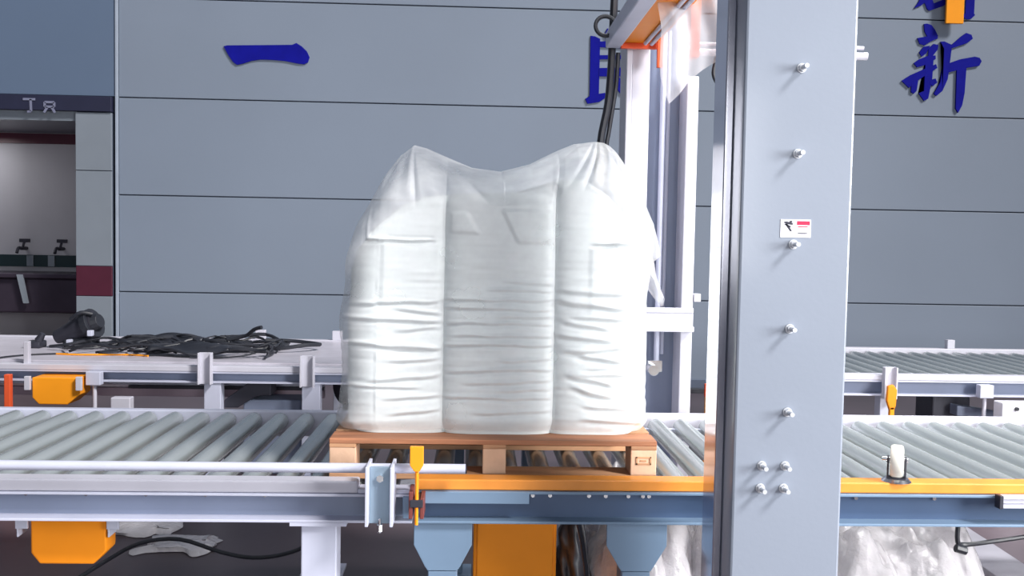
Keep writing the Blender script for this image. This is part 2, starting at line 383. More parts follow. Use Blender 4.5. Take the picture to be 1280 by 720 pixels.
for a, b_ in ((-.18, .008), (.447, .645), (2.6, 2.79)):
    gusset(a, b_, YN + .02)
for x in (-.130, .235, 2.95): leg(R_, x, x + .1, YF - .02, YF + .08, .53, M['steelblue'])
bolt_row(R_, [(x, YN + .056, .612) for x in (.205, .262, .39, .445, .52, .568, .588, 1.145, 1.28, 1.545)])
# end bracket at the far right
t = thing('clamp_channel', (1.9, YN, .60), 'small white channel clamp on the right end of the blue beam', 'bracket')
MB().box(1.735, 2.05, YN - .03, YN, .602, .612).box(1.735, 2.05, YN - .03, YN, .632, .642).box(1.735, 2.05, YN - .008, YN, .612, .632).build('channel', M['white'], t, bevel=.002)
MB().box(1.722, 1.735, YN - .032, YN, .600, .644).build('end_cap', M['darkmetal'], t, bevel=.002)
# nylon wheel in its fork
t = thing('caster_unit', (1.41, YN + .045, .672), 'cream nylon wheel in a dark fork on the orange strip', 'wheel')
wx, wy, wz = 1.411, YN + .045, .738
mb = MB()
prof = [(-.021, .040), (-.019, .050), (-.012, .054), (.012, .054), (.019, .050), (.021, .040)]
rings = []
for dx, r in prof:
    rings.append([mb.bm.verts.new((wx + dx, wy + r * math.cos(a), wz + r * math.sin(a))) for a in [2 * math.pi * q / 28 for q in range(28)]])
for A, B in zip(rings, rings[1:]):
    for q in range(28): mb.bm.faces.new((A[q], A[(q + 1) % 28], B[(q + 1) % 28], B[q]))
mb.bm.faces.new(rings[0][::-1]); mb.bm.faces.new(rings[-1]); mb.build('wheel', M['caster'], t)
MB().box(wx - .030, wx - .024, wy - .018, wy + .018, .684, .752).box(wx + .024, wx + .030, wy - .018, wy + .018, .684, .752).box(wx - .03, wx + .03, wy - .018, wy + .018, .680, .686).build('fork', M['darkmetal'], t, bevel=.002)
MB().cyl((wx - .045, wy, wz + .005), (wx + .034, wy, wz + .005), .007, seg=10).build('axle', M['chrome'], t)
MB().cyl((wx, wy, .672), (wx, wy, .682), .048, .038, seg=24).build('base_ring', M['chrome'], t)
t.rotation_euler.z = math.radians(-24)
# orange paddle on a rod
t = thing('signal_paddle', (-.166, 3.0, .56), 'orange paddle on a thin orange rod at the joint of the two conveyors', 'paddle')
MB().prism([(-.188, .803), (-.146, .803), (-.146, .745), (-.158, .725), (-.174, .725), (-.188, .745)], 'y', 2.945, 2.962).build('paddle', M['yellow'], t, bevel=.002)
MB().cyl((-.166, 2.955, .73), (-.166, 2.955, .556), .006, seg=10).build('rod', M['orange'], t)
MB().box(-.186, -.146, 2.945, 2.965, .612, .636).box(-.176, -.156, 2.965, YN, .615, .633).build('clamp', M['darkmetal'], t, bevel=.002)
MB().box(-.190, -.178, 2.95, YN, .575, .66).box(-.155, -.143, 2.95, YN, .575, .64).build('bracket', M['brown'], t, bevel=.002)

# ---- boxes under the conveyor
t = thing('drive_guard', (-1.36, 3.25, .30), 'orange chamfered drive guard hung under the front left conveyor', 'guard')
MB().prism([(-1.447, .531), (-1.20, .531), (-1.20, .392), (-1.243, .348), (-1.418, .348), (-1.447, .385)], 'y', 3.18, 3.265).build('housing', M['orange'], t, bevel=.006)
for a, b_ in ((-1.490, -1.45), (-1.195, -1.155)):
    MB().box(a, b_, 3.165, 3.175, .47, .531).box(a, a + .006, 3.175, 3.24, .44, .531).build('hanger', M['frame'], t, bevel=.002)
t = thing('control_cabinet', (.158, 3.4, FZ), 'plain orange cabinet standing under the pallet', 'cabinet')
MB().box(.014, .303, 3.28, 3.55, FZ + .08, .525).build('body', M['orange'], t, bevel=.006)
MB().box(.026, .291, 3.268, 3.28, FZ + .1, .47).build('door', M['orange'], t, bevel=.004)
MB().box(.03, .29, 3.29, 3.54, FZ, FZ + .08).build('plinth', M['darkmetal'], t)

# ================================================================== PALLET
PX0, PX1, PY0, PY1, PZ = -.472, .628, 3.19, 4.22, ZR + RR
t = thing('wooden_pallet', (.078, 3.7, PZ), 'wooden pallet on the rollers under the white bulk bag', 'pallet')
for i, (a, b_) in enumerate(((PY0, PY0 + .12), (3.645, 3.765), (PY1 - .12, PY1))):
    MB().box(PX0, PX1, a, b_, PZ, PZ + .018).build('bottom_board', M['wood'], t, bevel=.002)
for j, y in enumerate((PY0, 3.645, PY1 - .12)):
    for x0, x1 in ((PX0, PX0 + .088), (.040, .118), (PX1 - .088, PX1)):
        MB().box(x0, x1, y + .002, y + .118, PZ + .018, PZ + .105).build('block', M['woodend'], t, bevel=.003)
n = 7; st = (PY1 - PY0 - .12) / (n - 1)
for i in range(n):
    y = PY0 + i * st
    MB().box(PX0, PX1, y, y + .12, PZ + .118, PZ + .135).build('deck_board', M['woodred'] if i == 0 else M['wood'], t, bevel=.002)
for x0, x1 in ((PX0, PX0 + .088), (.040, .118), (PX1 - .088, PX1)):
    MB().box(x0, x1, PY0, PY1, PZ + .105, PZ + .118).build('stringer_board', M['wood'], t, bevel=.002)
# burnt stamp on the right front block
MB().box(PX1 - .07, PX1 - .018, PY0 - .0005, PY0 + .002, PZ + .055, PZ + .060).box(PX1 - .07, PX1 - .018, PY0 - .0005, PY0 + .002, PZ + .078, PZ + .082).box(PX1 - .07, PX1 - .065, PY0 - .0005, PY0 + .002, PZ + .055, PZ + .082).box(PX1 - .023, PX1 - .018, PY0 - .0005, PY0 + .002, PZ + .055, PZ + .082).box(PX1 - .055, PX1 - .035, PY0 - .0005, PY0 + .002, PZ + .066, PZ + .071).build('burnt_stamp', M['wood'], t)

# ================================================================== THE LOAD
BZ = PZ + .136
load = thing('bulk_bag_load', (.08, 3.72, BZ), 'white bulging bulk bag under a loose clear film hood on the pallet', 'bag')
x0, x1, y0, y1 = -.428, .588, 3.29, 4.18
cx, cy, hw, hd, rc = (x0 + x1) / 2, (y0 + y1) / 2, (x1 - x0) / 2, (y1 - y0) / 2, .10
def loop_pt(kind, t):
    """rounded rectangle walked front (left to right), right, back, left"""
def perimeter():
    P = []; Nn = []
    def line(a, b, n, nrm):
        for q in range(n):
            f = q / n; P.append((a[0] + (b[0] - a[0]) * f, a[1] + (b[1] - a[1]) * f)); Nn.append(nrm)
    def arc(c, a0, a1, n):
        for q in range(n):
            a = a0 + (a1 - a0) * q / n; P.append((c[0] + rc * math.cos(a), c[1] + rc * math.sin(a))); Nn.append((math.cos(a), math.sin(a)))
    h = math.pi / 2
    line((x0 + rc, y0), (x1 - rc, y0), 300, (0, -1)); arc((x1 - rc, y0 + rc), -h, 0, 36)
    line((x1, y0 + rc), (x1, y1 - rc), 60, (1, 0)); arc((x1 - rc, y1 - rc), 0, h, 10)
    line((x1 - rc, y1), (x0 + rc, y1), 30, (0, 1)); arc((x0 + rc, y1 - rc), h, 2 * h, 10)
    line((x0, y1 - rc), (x0, y0 + rc), 60, (-1, 0)); arc((x0 + rc, y0 + rc), 2 * h, 3 * h, 36)
    return np.array(P), np.array(Nn)
PP, NN = perimeter(); nu = len(PP)
X = PP[:, 0]; Y = PP[:, 1]
d = np.hypot(np.diff(np.r_[X, X[0]]), np.diff(np.r_[Y, Y[0]])); Sarc = np.r_[0, np.cumsum(d)[:-1]]
front = sstep(.25, .8, -NN[:, 1])
lob = [(-.46, -.100), (-.100, .281), (.281, .62)]
b = np.zeros(nu); which = np.zeros(nu, int); tl = np.zeros(nu)
for i, (a, c) in enumerate(lob):
    m_ = (X >= a) & (X < c); tt = (X[m_] - a) / (c - a); tl[m_] = tt; which[m_] = i
    b[m_] = (1 - np.abs(2 * tt - 1) ** 4.0) ** .6
side = 1 - front
bul = front * b * np.where(which == 1, .040, .030) - front * .012
sidebul = side * .02 * np.cos((Y - cy) / hd * 1.4)
zs = np.r_[np.linspace(0, .02, 4), np.linspace(.024, .74, 200)]          # height above the pallet
ztop = np.interp(X, [-.428, -.40, -.34, -.27, -.20, -.09, .26, .30, .40, .47, .54, .588], [.55, .61, .69, .745, .77, .78, .79, .83, .84, .80, .72, .60])
cre = [  # lobe, height, slope, amplitude, width, start, end along the lobe
    (0, .395, -.03, .008, .010, 0, 1), (0, .452, .04, .006, .009, .2, 1), (0, .305, -.05, .009, .010, 0, .95), (0, .292, .02, .006, .008, .5, 1), (0, .25, .10, .006, .010, .5, 1),
    (0, .19, .09, .007, .011, .3, 1), (0, .165, .0, .006, .008, .1, .8), (0, .12, .1, .006, .01, .45, 1), (0, .07, .12, .006, .01, .5, 1), (0, .355, .10, .006, .011, .55, 1), (0, .43, -.10, .006, .009, .55, 1), (0, .665, -.01, .010, .007, .2, .92),
    (1, .465, .01, .006, .008, 0, 1), (1, .435, -.02, .006, .008, 0, 1), (1, .50, -.03, .006, .008, .4, 1), (1, .385, -.01, .006, .008, 0, 1), (1, .345, .0, .007, .008, .1, 1), (1, .312, .005, .008, .008, 0, 1), (1, .225, .03, .007, .009, 0, 1),
    (1, .185, .03, .006, .009, .2, 1), (1, .13, .0, .006, .008, 0, 1), (1, .26, .02, .005, .009, .5, 1), (1, .08, .03, .005, .009, .3, 1), (1, .53, -.05, .005, .008, .55, 1), (1, .41, .02, .005, .008, .5, 1), (1, .155, .03, .005, .008, .5, 1),
    (2, .45, -.10, .011, .014, 0, .8), (2, .41, -.04, .009, .012, .2, 1), (2, .335, -.10, .010, .013, 0, .6), (2, .30, .05, .009, .012, .1, 1), (2, .27, -.12, .010, .014, .2, .75), (2, .215, -.03, .009, .011, .2, 1), (2, .185, -.22, .011, .014, .15, .6),
    (2, .145, -.22, .010, .014, .2, .6), (2, .10, -.07, .008, .011, .3, 1), (2, .055, -.06, .009, .012, .3, .9), (2, .495, -.05, .008, .012, 0, .9), (2, .665, -.015, .013, .008, .4, .85), (2, .375, -.14, .009, .012, .1, .55), (2, .24, .08, .007, .011, .3, .9)]
verts = np.zeros((nu, 0, 3)); rows = []
nv0 = len(zs)
for z in zs:
    zz = z / .74 * ztop
    bot = 1 - .035 * (1 - sstep(0, .05, z)) / 1.0
    disp = bul.copy() + sidebul
    amp = sstep(0.0, .06, z)
    pinch = .35 + .65 * (np.abs(2 * tl - 1) ** 1.2)
    soft = 1 - .6 * sstep(.50, .58, z)
    disp += (vnoise(Sarc * 5, zz * 34, 1) * .005 * pinch + vnoise(Sarc * 9, zz * 80, 2) * .004 * pinch + vnoise(Sarc * 3, zz * 5, 4) * .010) * amp * soft * np.where(front > .5, 1, .7)
    for (li, h, sl, am, wd, a, c) in cre:
        zc = h + sl * (tl - .5) * .33
        e = (zz - zc + vnoise(Sarc * 14, Sarc * 0 + h * 50, 5) * .008) / (wd * .72)
        env = sstep(a - .08, a + .12, tl) * (1 - sstep(c - .15, c + .05, tl)) * (which == li) * front
        disp += am * env * (np.exp(-e * e) - .9 * np.exp(-(e + 1.7) ** 2)) * .95
    flap = lambda xa, xb, za, zb: sstep(xa - .011, xa + .011, X) * (1 - sstep(xb - .011, xb + .011, X)) * sstep(za - .008, za + .008, zz) * (1 - sstep(zb - .008, zb + .008, zz))
    disp += front * (.003 * flap(-.315 + 0 * zz, -.115, .44, .655) + .003 * flap(.40, .53, .42, .645) + .005 * flap(-.085, .01 + (zz - .70) * -.6, .69, .76) + .005 * flap(.13 - (zz - .70) * .5, .265, .66, .77) - .004 * flap(-.30, -.14, .655, .675))
    lean = 1 - .012 * sstep(.35, .74, z)
    rows.append(np.stack([cx + (X - cx) * bot * lean + NN[:, 0] * disp, cy + (Y - cy) * bot + NN[:, 1] * disp, BZ + zz], 1))
edge = rows[-1]
for q in range(1, 15):       # shoulder and slack top
    ph = q / 14 * math.pi / 2
    kx = 1 - .13 * (1 - math.cos(ph)); zt = .045 * math.sin(ph)
    rows.append(np.stack([cx + (edge[:, 0] - cx) * kx, cy + (edge[:, 1] - cy) * kx, edge[:, 2] + zt + vnoise(Sarc * 6, Sarc * 0 + q * .2, 6) * .010 * q / 14], 1))
edge = rows[-1]
for q in range(1, 10):
    kx = 1 - q / 10
    rows.append(np.stack([cx + (edge[:, 0] - cx) * kx, cy + (edge[:, 1] - cy) * kx, edge[:, 2] * kx + (BZ + .83) * (1 - kx)], 1))
A = np.stack(rows, 1); nv = A.shape[1]
mb = MB().grid(A.reshape(-1, 3).tolist(), nu, nv, closed=True)
mb.build('bag_body', M['bag'], load, sharp=180)

# film hood: a tent with two peaks
HX = np.array([-.47, -.455, -.450, -.417, -.381, -.321, -.275, -.230, -.184, -.106, -.013, .095, .203, .295, .372, .45, .481, .500, .519, .561, .610, .66, .70])
HZ = np.array([1.28, 1.342, 1.435, 1.528, 1.59, 1.705, 1.761, 1.799, 1.787, 1.755, 1.717, 1.704, 1.734, 1.782, 1.815, 1.826, 1.823, 1.812, 1.793, 1.733, 1.641, 1.533, 1.41])
cols = np.arange(0, nu, 1); nuh = len(cols); cxs = X[cols]; cys = Y[cols]
low = A[cols][:, 2:204:1, :]                      # follows the bag closely up to its shoulder
nl = low.shape[1]; left = sstep(.2, .9, -NN[cols, 0]); right = sstep(.2, .9, NN[cols, 0])
hr = []
for q in range(nl):
    p = low[:, q, :].copy(); h = p[:, 2] - BZ
    off = .012 + left * (.014 + .006 * np.sin(h * 21)) + right * (.010 + .02 * sstep(.45, .62, h)) + .016 * (1 - sstep(0, .10, h)) * (left + .4 * right)
    p[:, 0] += NN[cols, 0] * off; p[:, 1] += NN[cols, 1] * off; hr.append(p)
base = hr[-1]; nt_ = 46
bx = base[:, 0]; by = base[:, 1]; bz = base[:, 2]
rx = np.where(bx > .1, .1 + (bx - .1) * 1.13, bx); ry = 3.73 + 0 * bx
rz = np.maximum(np.interp(rx, HX, HZ), bz + .01)
for q in range(1, nt_ + 1):
    f = q / nt_ * math.pi / 2; c_ = 1 - math.cos(f); s_ = math.sin(f)
    x_ = bx + (rx - bx) * s_; yq = by + (ry - by) * c_; zq = bz + (rz - bz) * s_
    dl = np.hypot(x_ + .230, zq - 1.80); dr_ = np.hypot(x_ - .47, zq - 1.83)
    ang = np.where(x_ < .1, np.arctan2(x_ + .230, 1.84 - zq), np.arctan2(x_ - .47, 1.87 - zq)); pk = np.minimum(dl, dr_)
    fold = vnoise(ang * 6, pk * 2, 9) * .050 * sstep(.0, .10, pk) * (1 - sstep(.30, .50, pk))
    wr = vnoise(x_ * 8, zq * 20, 11) * .022 + vnoise(x_ * 22, zq * 45, 12) * .006
    env = math.sin(min(1, q / 6) * math.pi / 2)
    sg = np.where(by < 3.73, -1, 1) * (1 - .7 * np.maximum(left, right))
    hr.append(np.stack([x_, yq + sg * (np.abs(fold) + wr) * env - .0, zq], 1))
H = np.stack(hr, 1)
MB().grid(H.reshape(-1, 3).tolist(), nuh, H.shape[1], closed=True).build('film_hood', M['hood'], load, sharp=180)
# loose film tail hanging off the right shoulder
tl_ = []
nt, ns = 44, 14
for i in range(nt):
    f = i / (nt - 1); zc = 1.70 - .475 * f
    xo = np.interp(zc, [1.225, 1.25, 1.352, 1.426, 1.484, 1.56, 1.62, 1.70], [.718, .714, .684, .661, .640, .605, .580, .540])
    xi = np.interp(zc, [1.225, 1.25, 1.29, 1.31, 1.36, 1.45, 1.70], [.706, .684, .650, .615, .590, .575, .525])
    for j in range(ns):
        g_ = j / (ns - 1)
        tl_.append((xi + (xo - xi) * g_, 3.56 + .022 * math.sin(f * 15 + g_ * 8) + .03 * g_, zc + .02 * math.sin(g_ * 8 + f * 5) * f))
MB().grid(tl_, nt, ns).build('film_tail', M['sheet'], load, sharp=180)

# ================================================================== GANTRY
G = thing('wrapping_gantry', (.87, 3.7, FZ), 'grey wrapping gantry with a broad front mast, orange top beam and slim rear mast', 'machine')
fm = MB().box(.725, 1.032, 2.6, 2.75, FZ + .02, 2.85, bev=.007).build('front_mast', M['mast'], G, sharp=18)
MB().box(.66, 1.10, 2.53, 2.82, FZ, FZ + .02).build('base_plate', M['mast'], G)
# faint flange plates on the inner side
MB().box(.7, .7245, 2.70, 2.83, FZ + .02, 2.85).build('side_rail', M['sidesteel'], fm, bevel=.003)
bp_ = [(.880, 1.927), (.877, 1.696), (.873, 1.449), (.871, 1.217), (.872, .986), (.805, .836), (.870, .836), (.803, .773), (.868, .773)]
bb = MB().cyl((bp_[0][0], 2.6, bp_[0][1]), (bp_[0][0], 2.597, bp_[0][1]), .013, seg=20).cyl((bp_[0][0], 2.597, bp_[0][1]), (bp_[0][0], 2.585, bp_[0][1]), .0105, seg=6).cyl((bp_[0][0], 2.585, bp_[0][1]), (bp_[0][0], 2.556, bp_[0][1]), .0065, seg=10).build('bolt', M['boltzinc'], fm)
rep(bb, [(x - bp_[0][0], 0, z - bp_[0][1]) for x, z in bp_[1:]])
lb = MB().box(.836, .920, 2.5985, 2.6, 1.468, 1.517, mi=0)
lb.box(.881, .917, 2.598, 2.5985, 1.502, 1.513, mi=1)
for p in ([(.843, 1.509), (.851, 1.512), (.870, 1.507), (.869, 1.502), (.852, 1.504)], [(.848, 1.504), (.854, 1.505), (.868, 1.486), (.863, 1.484)], [(.845, 1.503), (.849, 1.505), (.862, 1.500), (.866, 1.495), (.861, 1.495), (.856, 1.498)], [(.859, 1.512), (.866, 1.514), (.869, 1.509), (.862, 1.508)]):
    lb.prism(p, 'y', 2.598, 2.5985, mi=2)
for z, xe, mi in ((1.496, .911, 1), (1.490, .905, 3), (1.4845, .913, 3), (1.478, .910, 2)):
    lb.box(.884, xe, 2.598, 2.5985, z, z + .0028, mi=mi)
lb.build('warning_label', [M['label_white'], M['label_red'], M['label_black'], M['label_grey']], fm, smooth=False)
# top beam
MB().box(.622, .695, 2.75, 4.70, 2.385, 2.46).build('edge_tube', M['frame'], G, bevel=.006)
MB().box(.695, .865, 2.75, 4.70, 2.402, 2.55).build('top_beam', M['orange'], G, bevel=.006)
MB().cyl((.80, 2.76, 2.392), (.80, 4.6, 2.392), .010, seg=10).cyl((.83, 2.76, 2.390), (.83, 4.6, 2.390), .010, seg=10).build('conduit', M['frame'], G)
MB().box(.69, .865, 4.64, 4.665, 2.375, 2.402).box(.858, .886, 4.60, 4.62, 2.28, 2.43).build('end_plate', M['red'], G, bevel=.003)
# rear mast
rm = MB().box(.728, .756, 4.70, 4.90, FZ + .02, 2.62).box(.756, .845, 4.71, 4.90, FZ + .02, 2.62).build('rear_mast', M['white'], G, bevel=.005)
MB().box(.845, 1.03, 4.86, 4.89, FZ + .02, 2.62).build('back_panel', M['webgrey'], rm)
MB().box(1.027, 1.086, 4.70, 4.89, FZ + .02, 2.26).build('rear_upright', M['white'], G, bevel=.005)
MB().box(.845, 1.086, 4.68, 4.70, 1.100, 1.125).box(.80, 1.086, 4.685, 4.70, 1.030, 1.100).box(.80, 1.086, 4.66, 4.70, 1.008, 1.034).build('cross_bar', M['white'], G, bevel=.003)
MB().cyl((.93, 4.80, .84), (.93, 4.80, 2.5), .014, seg=10).cyl((.96, 4.82, .88), (.96, 4.82, 2.5), .010, seg=10).build('vertical_rod', M['frame'], G)
MB().cyl((.885, 4.62, .822), (.885, 4.70, .822), .026, seg=16).box(.87, .94, 4.70, 4.72, .805, .86).build('roller_knob', M['chrome'], G)
MB().box(.66, 1.15, 4.66, 4.95, FZ, FZ + .02).build('base_plate', M['white'], G)
MB().box(1.09, 1.125, 4.70, 4.74, 1.155, 1.195).build('sensor', M['white'], G, bevel=.004)
MB().cyl((.90, 3.93, 2.225), (1.60, 3.93, 2.225), .016, seg=12).cyl((.90, 3.93, 2.258), (1.585, 3.93, 2.258), .008, seg=12).build('film_bar', M['white'], G)
MB().box(.86, .90, 3.9, 3.96, 2.20, 2.55).build('bar_hanger', M['red'], G, bevel=.003)

# hanging film
xs_ = np.linspace(.722, 1.12, 60); bot = np.interp(xs_, [.722, .744, .762, .81, .862, .92, .984, 1.04, 1.12], [2.25, 2.10, 2.0, 2.04, 2.095, 2.146, 2.187, 2.207, 2.22])
V = []
for x, zb in zip(xs_, bot):
    for j in range(50):
        f = j / 49; z = zb + (2.50 - zb) * f
        V.append((x + .01 * math.sin(z * 20), 3.86 + .016 * math.sin(x * 30 + z * 3) + .005 * math.sin(x * 75 + z * 9), z))
tag(MB().grid(V, 60, 50).build('film_sheet', M['sheet'], sharp=180), 'torn sheet of clear film hanging from the orange beam', 'film')
# hose and cables near the gantry
tag(MB().tube([(.668, 4.735, 2.75), (.660, 4.735, 2.45), (.657, 4.735, 2.30), (.645, 4.735, 2.12), (.612, 4.735, 1.92), (.60, 4.735, 1.6), (.62, 4.735, 1.2), (.66, 4.735, .75)], .019).tube([(.69, 4.735, 2.37), (.682, 4.735, 2.2), (.655, 4.735, 2.0), (.64, 4.735, 1.85), (.65, 4.735, 1.4)], .011).build('black_hose', M['black']), 'thick black hose dropping behind the bag beside the rear mast', 'hose')
tag(MB().tube([(.607 + .048 * math.cos(a), 4.60 + .01 * math.sin(a), 2.468 + .048 * math.sin(a)) for a in [2 * math.pi * q / 14 for q in range(15)]] + [(.66, 4.61, 2.41)], .010, sub=2).build('cable_ring', M['black']), 'black cable looped into a ring left of the orange beam', 'cable')
tag(MB().tube([(.975, 3.93, 2.205), (.967, 3.92, 2.17), (.962, 3.91, 2.13), (.985, 3.91, 2.09), (1.03, 3.91, 2.075), (1.10, 3.92, 2.09), (1.14, 3.93, 2.205)], .008).build('black_lead', M['black']), 'short black lead drooping from the white film bar', 'cable')

# ================================================================== BACK CONVEYORS
QN, QF, QZ = 6.10, 7.50, .62
def back_conv(x0, x1, label, deck, legs_near, rollers, zb):
    t = thing('roller_conveyor', ((x0 + x1) / 2, 6.8, FZ), label, 'conveyor')
    fl, wb = channel(x0, x1, QN, .07, zb, .575); fl.build('near_flange', M['frame'], t); wb.build('near_web', M['webgrey'], t)
    MB().box(x0, x1, QN, QN + .09, .576, .612).build('top_rail', M['white'], t, bevel=.004)
    MB().box(x0, x1, QF, QF + .07, .47, .635).build('far_rail', M['white'], t, bevel=.005)
    for a, b_ in deck: MB().box(a, b_, QN + .10, QF - .01, .600, QZ + .004).build('deck_plate', M['deck'], t, bevel=.003)
    if rollers is not None: roller_row(t, rollers, .575, .038, QN + .11, QF - .02, M['zinc'], seg=14)
    for a, b_ in legs_near:
        leg(t, a, b_, QN + .01, QN + .10, zb, M['frame']); leg(t, a, b_, QF, QF + .08, .47, M['frame'])
    return t
BL = back_conv(-4.6, -.3, 'grey back conveyor at the left with a pale deck under the cables', [(-4.55, -.62)], [(-1.695, -1.59), (-1.08, -.965), (-4.2, -4.1)], [-.56 + .118 * i for i in range(3)], .505)
BR = back_conv(2.15, 6.5, 'grey back conveyor at the right with bare rollers', [], [(2.66, 2.74), (5.6, 5.7)], [2.2 + .118 * i for i in range(36)], .475)
# upright brackets on the near beams, posts on the far beams
def bracket(t, x0, x1, z0, z1):
    MB().box(x0, x1, QN - .012, QN - .002, z0, z1).box(x0, x0 + .01, QN - .05, QN - .012, z0, z1).box(x1 - .01, x1, QN - .05, QN - .012, z0, z1).build('upright_bracket', M['white'], t, bevel=.002)
bracket(BL, -1.72, -1.635, .50, .70); bracket(BL, -1.085, -.995, .49, .69); bracket(BR, 2.66, 2.745, .46, .665)
def post(t, x, w_=.075): MB().box(x, x + w_, QF + .01, QF + .06, .635, .705).build('far_post', M['white'], t, bevel=.003)
post(BL, -1.69); post(BL, -1.095); post(BR, 3.80, .06)
def stand(t, x, z1=.575):
    o = MB().box(x - .045, x + .045, QN - .06, QN - .002, z1 - .085, z1).build('sensor_stand', M['frame'], t, bevel=.004)
    MB().cyl((x, QN - .03, FZ), (x, QN - .03, z1 - .085), .013, seg=10).build('stand_rod', M['white'], o)
stand(BL, -2.36); stand(BR, 3.33, .56)
MB().box(-2.82, -2.79, QN + .02, QN + .06, .61, .75).build('end_post', M['white'], BL, bevel=.003)
MB().box(-4.0, -1.0, 6.5, 6.55, .425, .475).build('tie_bar', M['frame'], BL, bevel=.004)
MB().box(-2.3, -1.0, 6.48, 6.55, .403, .424).build('tie_bar', M['darkmetal'], BL, bevel=.003)
MB().box(-4.0, -1.0, 6.52, 6.56, .345, .402).build('tie_bar', M['pink'], BL, bevel=.004)
tag(MB().box(-2.23, -2.11, 5.98, 6.05, FZ, .425).build('steel_box_post', M['white'], bevel=.006), 'short pale box post before the back left conveyor', 'post')
t = thing('drive_guard', (-2.56, 6.0, .37), 'amber chamfered drive guard under the back left conveyor', 'guard')
MB().prism([(-2.705, .545), (-2.42, .545), (-2.42, .44), (-2.49, .378), (-2.665, .378), (-2.705, .42)], 'y', 5.98, 6.16).build('housing', M['yellow'], t, bevel=.006)
for x in (-2.74, -2.43): MB().box(x, x + .035, 5.95, 5.975, .47, .555).build('hanger', M['white'], t, bevel=.003)
tag(MB().box(-2.875, -2.838, 5.98, 6.02, FZ, .56).build('orange_post', M['red'], bevel=.004), 'thin red-orange post at the far left before the back conveyor', 'post')
# grey geared motor under the back conveyor
t = thing('gear_motor', (-1.35, 6.3, FZ), 'dark geared motor with a sloping cover under the back left conveyor', 'motor')
MB().prism([(-1.585, .335), (-1.585, .385), (-1.43, .50), (-1.29, .503), (-1.29, .415), (-1.35, .415), (-1.40, .40), (-1.50, .335)], 'y', 6.18, 6.36).build('cover', M['darkmetal'], t, bevel=.005)
MB().box(-1.47, -1.10, 6.20, 6.44, FZ, .385).build('housing', M['webgrey'], t, bevel=.01)
t = thing('gear_motor', (-.85, 6.4, FZ), 'round dark motor under the back conveyor beside the white bag', 'motor')
MB().cyl((-.88, 6.38, .41), (-.72, 6.50, .46), .085, seg=18).build('drum', M['darkmetal'], t, bevel=.004)
MB().box(-.86, -.66, 6.40, 6.54, FZ, .40).build('pedestal', M['darkmetal'], t, bevel=.005)
# items in the gap and under the right back conveyor
t = thing('stop_handle', (2.68, 5.98, .3), 'orange stop handle before the upright at the back right', 'handle')
MB().prism([(2.655, .555), (2.69, .565), (2.715, .53), (2.71, .43), (2.70, .40), (2.67, .40), (2.65, .46)], 'y', 5.985, 6.015).build('grip', M['orange'], t, bevel=.006)
MB().box(2.672, 2.70, 5.985, 6.015, FZ, .42).build('shank', M['yellow'], t, bevel=.003)
t = thing('stop_handle', (1.49, 6.0, .3), 'yellow and red stop handle behind the rear mast', 'handle')
MB().box(1.475, 1.50, 5.985, 6.015, .47, .555).build('grip', M['red'], t, bevel=.006)
MB().box(1.48, 1.502, 5.985, 6.015, FZ, .47).build('shank', M['yellow'], t, bevel=.003)
tag(MB().box(1.0, 2.1, 6.1, 6.16, .475, .505).box(1.9, 1.94, 6.1, 6.16, FZ, .475).box(1.05, 1.09, 6.1, 6.16, FZ, .475).build('low_rail', M['black'], bevel=.003), 'low black rail between the rear mast and front mast', 'rail')
tag(MB().box(1.563, 1.592, 5.99, 6.02, FZ, .74).build('white_post', M['white'], bevel=.004), 'slim white post just left of the front mast', 'post')
t = thing('junction_box', (3.47, 6.0, FZ), 'white junction box with a dark button at the right edge', 'box')
MB().box(3.385, 3.60, 5.95, 6.06, FZ, .462).build('case', M['label_white'], t, bevel=.006)
MB().cyl((3.475, 5.95, .425), (3.475, 5.935, .425), .012, seg=10).build('button', M['black'], t)
t = thing('gear_motor', (3.25, 6.5, FZ), 'dark motor under the back right conveyor', 'motor')
MB().box(3.10, 3.36, 6.3, 6.55, .25, .455).build('body', M['darkmetal'], t, bevel=.01)
MB().prism([(3.22, .33), (3.50, .33), (3.50, .36), (3.22, .40)], 'y', 6.2, 6.3).build('cover', M['webgrey'], t, bevel=.004)
MB().box(3.18, 3.30, 6.36, 6.5, FZ, .25).build('pedestal', M['darkmetal'], t)

# motor and cable heap on the back left conveyor
DZ = QZ + .004
t = thing('machine_head', (-2.72, 6.9, DZ), 'black machine head lying tilted on the back left deck', 'machine part')
mb = MB()
mb.tube([(-2.93, 6.85, DZ + .075), (-2.84, 6.85, DZ + .11), (-2.74, 6.85, DZ + .155), (-2.66, 6.85, DZ + .175)], [.045, .05, .055, .06, .065, .07, .078, .082, .085, .09, .095, .1, .1], seg=14)
mb.build('barrel', M['darkmetal'], t, sharp=60)
MB().cyl((-2.70, 6.84, DZ + .165), (-2.655, 6.83, DZ + .185), .108, seg=18).cyl((-2.655, 6.83, DZ + .185), (-2.61, 6.82, DZ + .200), .07, .05, seg=14).build('end_ring', M['black'], t, bevel=.004)
MB().box(-2.86, -2.66, 6.80, 6.95, DZ, DZ + .08).build('foot', M['black'], t, bevel=.012)
MB().box(-2.665, -2.63, 6.72, 6.76, DZ + .10, DZ + .14).build('lug', M['frame'], t, bevel=.004); MB().box(-2.82, -2.79, 6.75, 6.80, DZ + .03, DZ + .07).build('lug', M['frame'], t, bevel=.004)
MB().tube([(-2.79, 6.76, DZ + .21), (-2.72, 6.75, DZ + .26), (-2.65, 6.78, DZ + .25)], .014).build('handle', M['black'], t)
